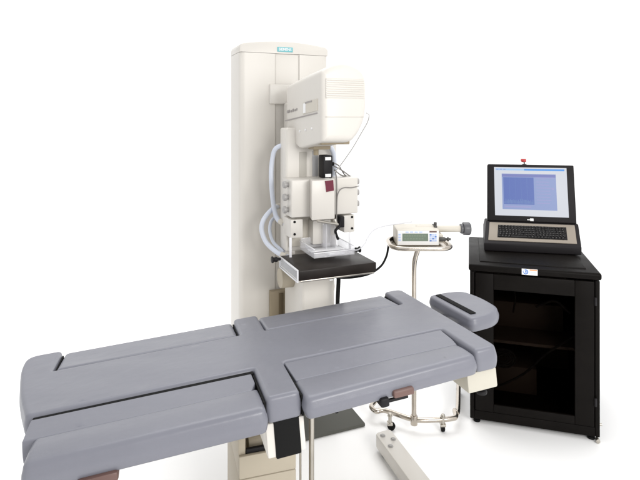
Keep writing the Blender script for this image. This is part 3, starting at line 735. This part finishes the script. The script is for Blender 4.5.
for (px_, dy_) in ((443, -.004), (390, .006)):
    p = SF.at(px_, 418, y=dy_); bm = BM(); cyl(bm, (p.x, dy_, .030), (p.x, dy_, .092), .009, bev=.002); cyl(bm, (p.x, dy_, .078), (p.x, dy_, .082), .014); box(bm, (p.x-.014, dy_-.012, .030), (p.x+.014, dy_+.02, .044), .004)
    cs = obj('caster', bm, M['steel'], stand)
    bm = BM()
    if px_ > 420: cyl(bm, (p.x-.009, dy_+.006, .021), (p.x+.009, dy_+.006, .021), .020, bev=.004)
    else: cyl(bm, (p.x+.003, dy_-.002, .021), (p.x+.013, dy_+.016, .021), .020, bev=.004)
    obj('wheel', bm, M['rubber'], cs)
for p in (pr, pl_+Vector((.03, .28, 0))):
    bm = BM(); cyl(bm, (p.x, p.y, .03), (p.x, p.y, .06), .009); cs = obj('caster', bm, M['steel'], stand)
    bm = BM(); cyl(bm, (p.x-.009, p.y+.006, .021), (p.x+.009, p.y+.006, .021), .020, bev=.004); obj('wheel', bm, M['rubber'], cs)

# ------------------------------------------------------------------ syringe pump on the tray
zq = zt_+.0055
QF = Fr((SF.o.x, YS-.02, zq), 0)
pump = thing('syringe_pump', 'white syringe pump with green display and grey capped barrel on the stand tray', 'medical pump', QF)
def Q(px, py, y=0.0): return QF.at(px, py, y=y)
a = Q(396.8, 230); b = Q(439.3, 244.8); xl, xr, zt2 = a.x, b.x, a.z
bm = BM(); prism(bm, [(0, .002), (0, zt2), (.145, zt2+.004), (.15, .002)], 'x', xl, xr, .005, seg=3); pb = obj('pump_body', bm, M['cream'], pump)
bm = BM(); box(bm, (xl+.004, -.0025, .006), (xr-.004, .001, zt2-.004), .001); fp = obj('front_panel', bm, M['print_white'], pump)
def pq(bm, x0_, y0_, x1_, y1_, yy): 
    p = Q(x0_, y0_); q_ = Q(x1_, y1_); box(bm, (p.x, yy-.0012, q_.z), (q_.x, -.002, p.z))
bm = BM(); pq(bm, 402.3, 233.4, 428, 241, -.0028); ld = obj('display', bm, M['lcd'], fp)
bm = BM()
for k in range(9): pq(bm, 404+2.5*k, 235, 405.6+2.5*k, 236.4, -.0036); 
for k in range(7): pq(bm, 404+2.9*k, 238, 405.9+2.9*k, 239.3, -.0036)
obj('display_digits', bm, M['lcdink'], ld)
for i in range(3):
    for j in range(4):
        bm = BM(); pq(bm, 429.6+2.5*i, 233.9+2.0*j, 431.5+2.5*i, 235.3+2.0*j, -.003); obj('key', bm, M['lightblue'] if (i+j) % 3 else M['blue'], fp)
bm = BM()
for k in range(4): pq(bm, 405.5+4.6*k, 231.4, 408.5+4.6*k, 232.5, -.003)
obj('panel_print', bm, M['lightblue'], fp); bm = BM()
for k in range(3): pq(bm, 398.4, 233.6+2.8*k, 400.6, 235.2+2.8*k, -.003)
obj('panel_print', bm, M['lightblue'], fp)
bm = BM(); pq(bm, 429.4, 230.9, 436.6, 232.3, -.003); obj('maker_mark', bm, M['maroon'], fp)
yb_ = .085; zc_ = Q(450, 228.6, yb_).z
c0_ = Q(416, 228, yb_).x; c1_ = Q(460.5, 228, yb_).x; c2_ = Q(469.6, 228, yb_).x
bm = BM(); cyl(bm, (c0_, yb_, zc_), (c1_, yb_, zc_), .0175, bev=.002, seg=28); obj('barrel', bm, M['cream'], pump)
bm = BM(); cyl(bm, (c1_-.002, yb_, zc_), (c1_+.012, yb_, zc_), .026, bev=.003, seg=28); cyl(bm, (c1_+.012, yb_, zc_), (c2_, yb_, zc_), .034, bev=.004, seg=28); ec = obj('end_cap', bm, M['capgrey'], pump)
bm = BM(); cyl(bm, (c2_-.006, yb_, zc_), (c2_+.003, yb_, zc_), .029, bev=.002, seg=28); obj('cap_insert', bm, M['rubber'], ec)
bm = BM(); x_ = Q(435.5, 225, .06).x; box(bm, (x_-.007, .05, zt2-.002), (x_+.007, .11, zc_+.022), .003); cyl(bm, (x_+.001, .07, zc_+.02), (x_+.001, .07, zc_+.037), .008, bev=.002); obj('barrel_clamp', bm, M['fan'], pump)
bm = BM(); box(bm, (xr+.001, .03, zc_-.062), (xr+.028, .10, zc_-.020), .004); obj('drive_block', bm, M['cream'], pump)
bm = BM(); z_ = Q(446, 239, .02).z; box(bm, (xr+.001, .005, z_-.010), (xr+.035, .028, z_+.010), .004); cyl(bm, (xr+.03, .016, z_), (xr+.062, .016, z_), .006, bev=.001); cyl(bm, (xr+.045, .016, z_), (xr+.051, .016, z_), .011); obj('power_plug', bm, M['fan'], pump)

# ------------------------------------------------------------------ loose lines
def w(px, py, y): return WORLD.at(px, py, y=y)
bm = BM(); tube(bm, [w(403, 244, 2.80), w(395, 237.5, 2.80), w(390, 240, 2.74), w(388.3, 247, 2.70), w(386.5, 256, 2.66), w(381, 266, 2.60), w(370, 273.5, 2.52), w(357, 276.8, 2.48), w(346, 277.8, 2.50), w(338, 277.5, 2.54), w(334, 276.5, 2.57)], .0055, seg=12, n=10)
tag(obj('power_cable', bm, M['rubber']), 'black cable looping from the stand tray under the breast plate', 'cable')
bm = BM(); tube(bm, [w(412, 221.7, 2.70), w(400, 223.6, 2.68), w(385, 226, 2.64), w(374, 230, 2.58), w(368, 237, 2.52), w(364.5, 244, 2.48), w(357, 250, 2.43), w(345, 249, 2.40)], .0032, seg=10, n=10)
tag(obj('infusion_tube', bm, M['tubing']), 'thin clear tube drooping from the pump to the clear paddle', 'tubing')

# ------------------------------------------------------------------ light, world, camera
wd = bpy.data.worlds.new('World'); sc.world = wd; wd.use_nodes = True
bg = wd.node_tree.nodes['Background']; bg.inputs[0].default_value = (1, 1, 1, 1); bg.inputs[1].default_value = .98
def area(name, loc, aim, size, power, col=(1, 1, 1)):
    l = bpy.data.lights.new(name, 'AREA'); l.shape = 'RECTANGLE'; l.size, l.size_y = size; l.energy = power; l.color = col
    o = bpy.data.objects.new(name, l); COL.objects.link(o); o.location = loc
    o.rotation_euler = (Vector(aim)-Vector(loc)).to_track_quat('-Z', 'Y').to_euler(); return o
area('key_softbox', (1.85, -.95, 2.2), (0.25, 2.4, .85), (1.6, 1.2), 88, (1, .985, .96))
area('added_floor_fill', (.3, 4.0, 4.6), (.3, 3.6, 0), (4.5, 2.6), 120)  # unseen fill lamp added to whiten the floor and backdrop and lighten shadows

cam = bpy.data.cameras.new('camera'); co = bpy.data.objects.new('camera', cam); COL.objects.link(co)
co.location = (0, 0, HC); co.rotation_euler = (math.pi/2, 0, 0)
cam.sensor_width = 36; cam.lens = 36*K/640; cam.shift_x = 0; cam.shift_y = -(240-PY)/640
cam.clip_start = .05; cam.clip_end = 100
sc.camera = co
vs = sc.view_settings; vs.view_transform = 'Standard'; vs.look = 'None'; vs.exposure = 0; vs.gamma = 1
sc.cycles.max_bounces = 10; sc.cycles.transparent_max_bounces = 24
sc.cycles.use_denoising = True
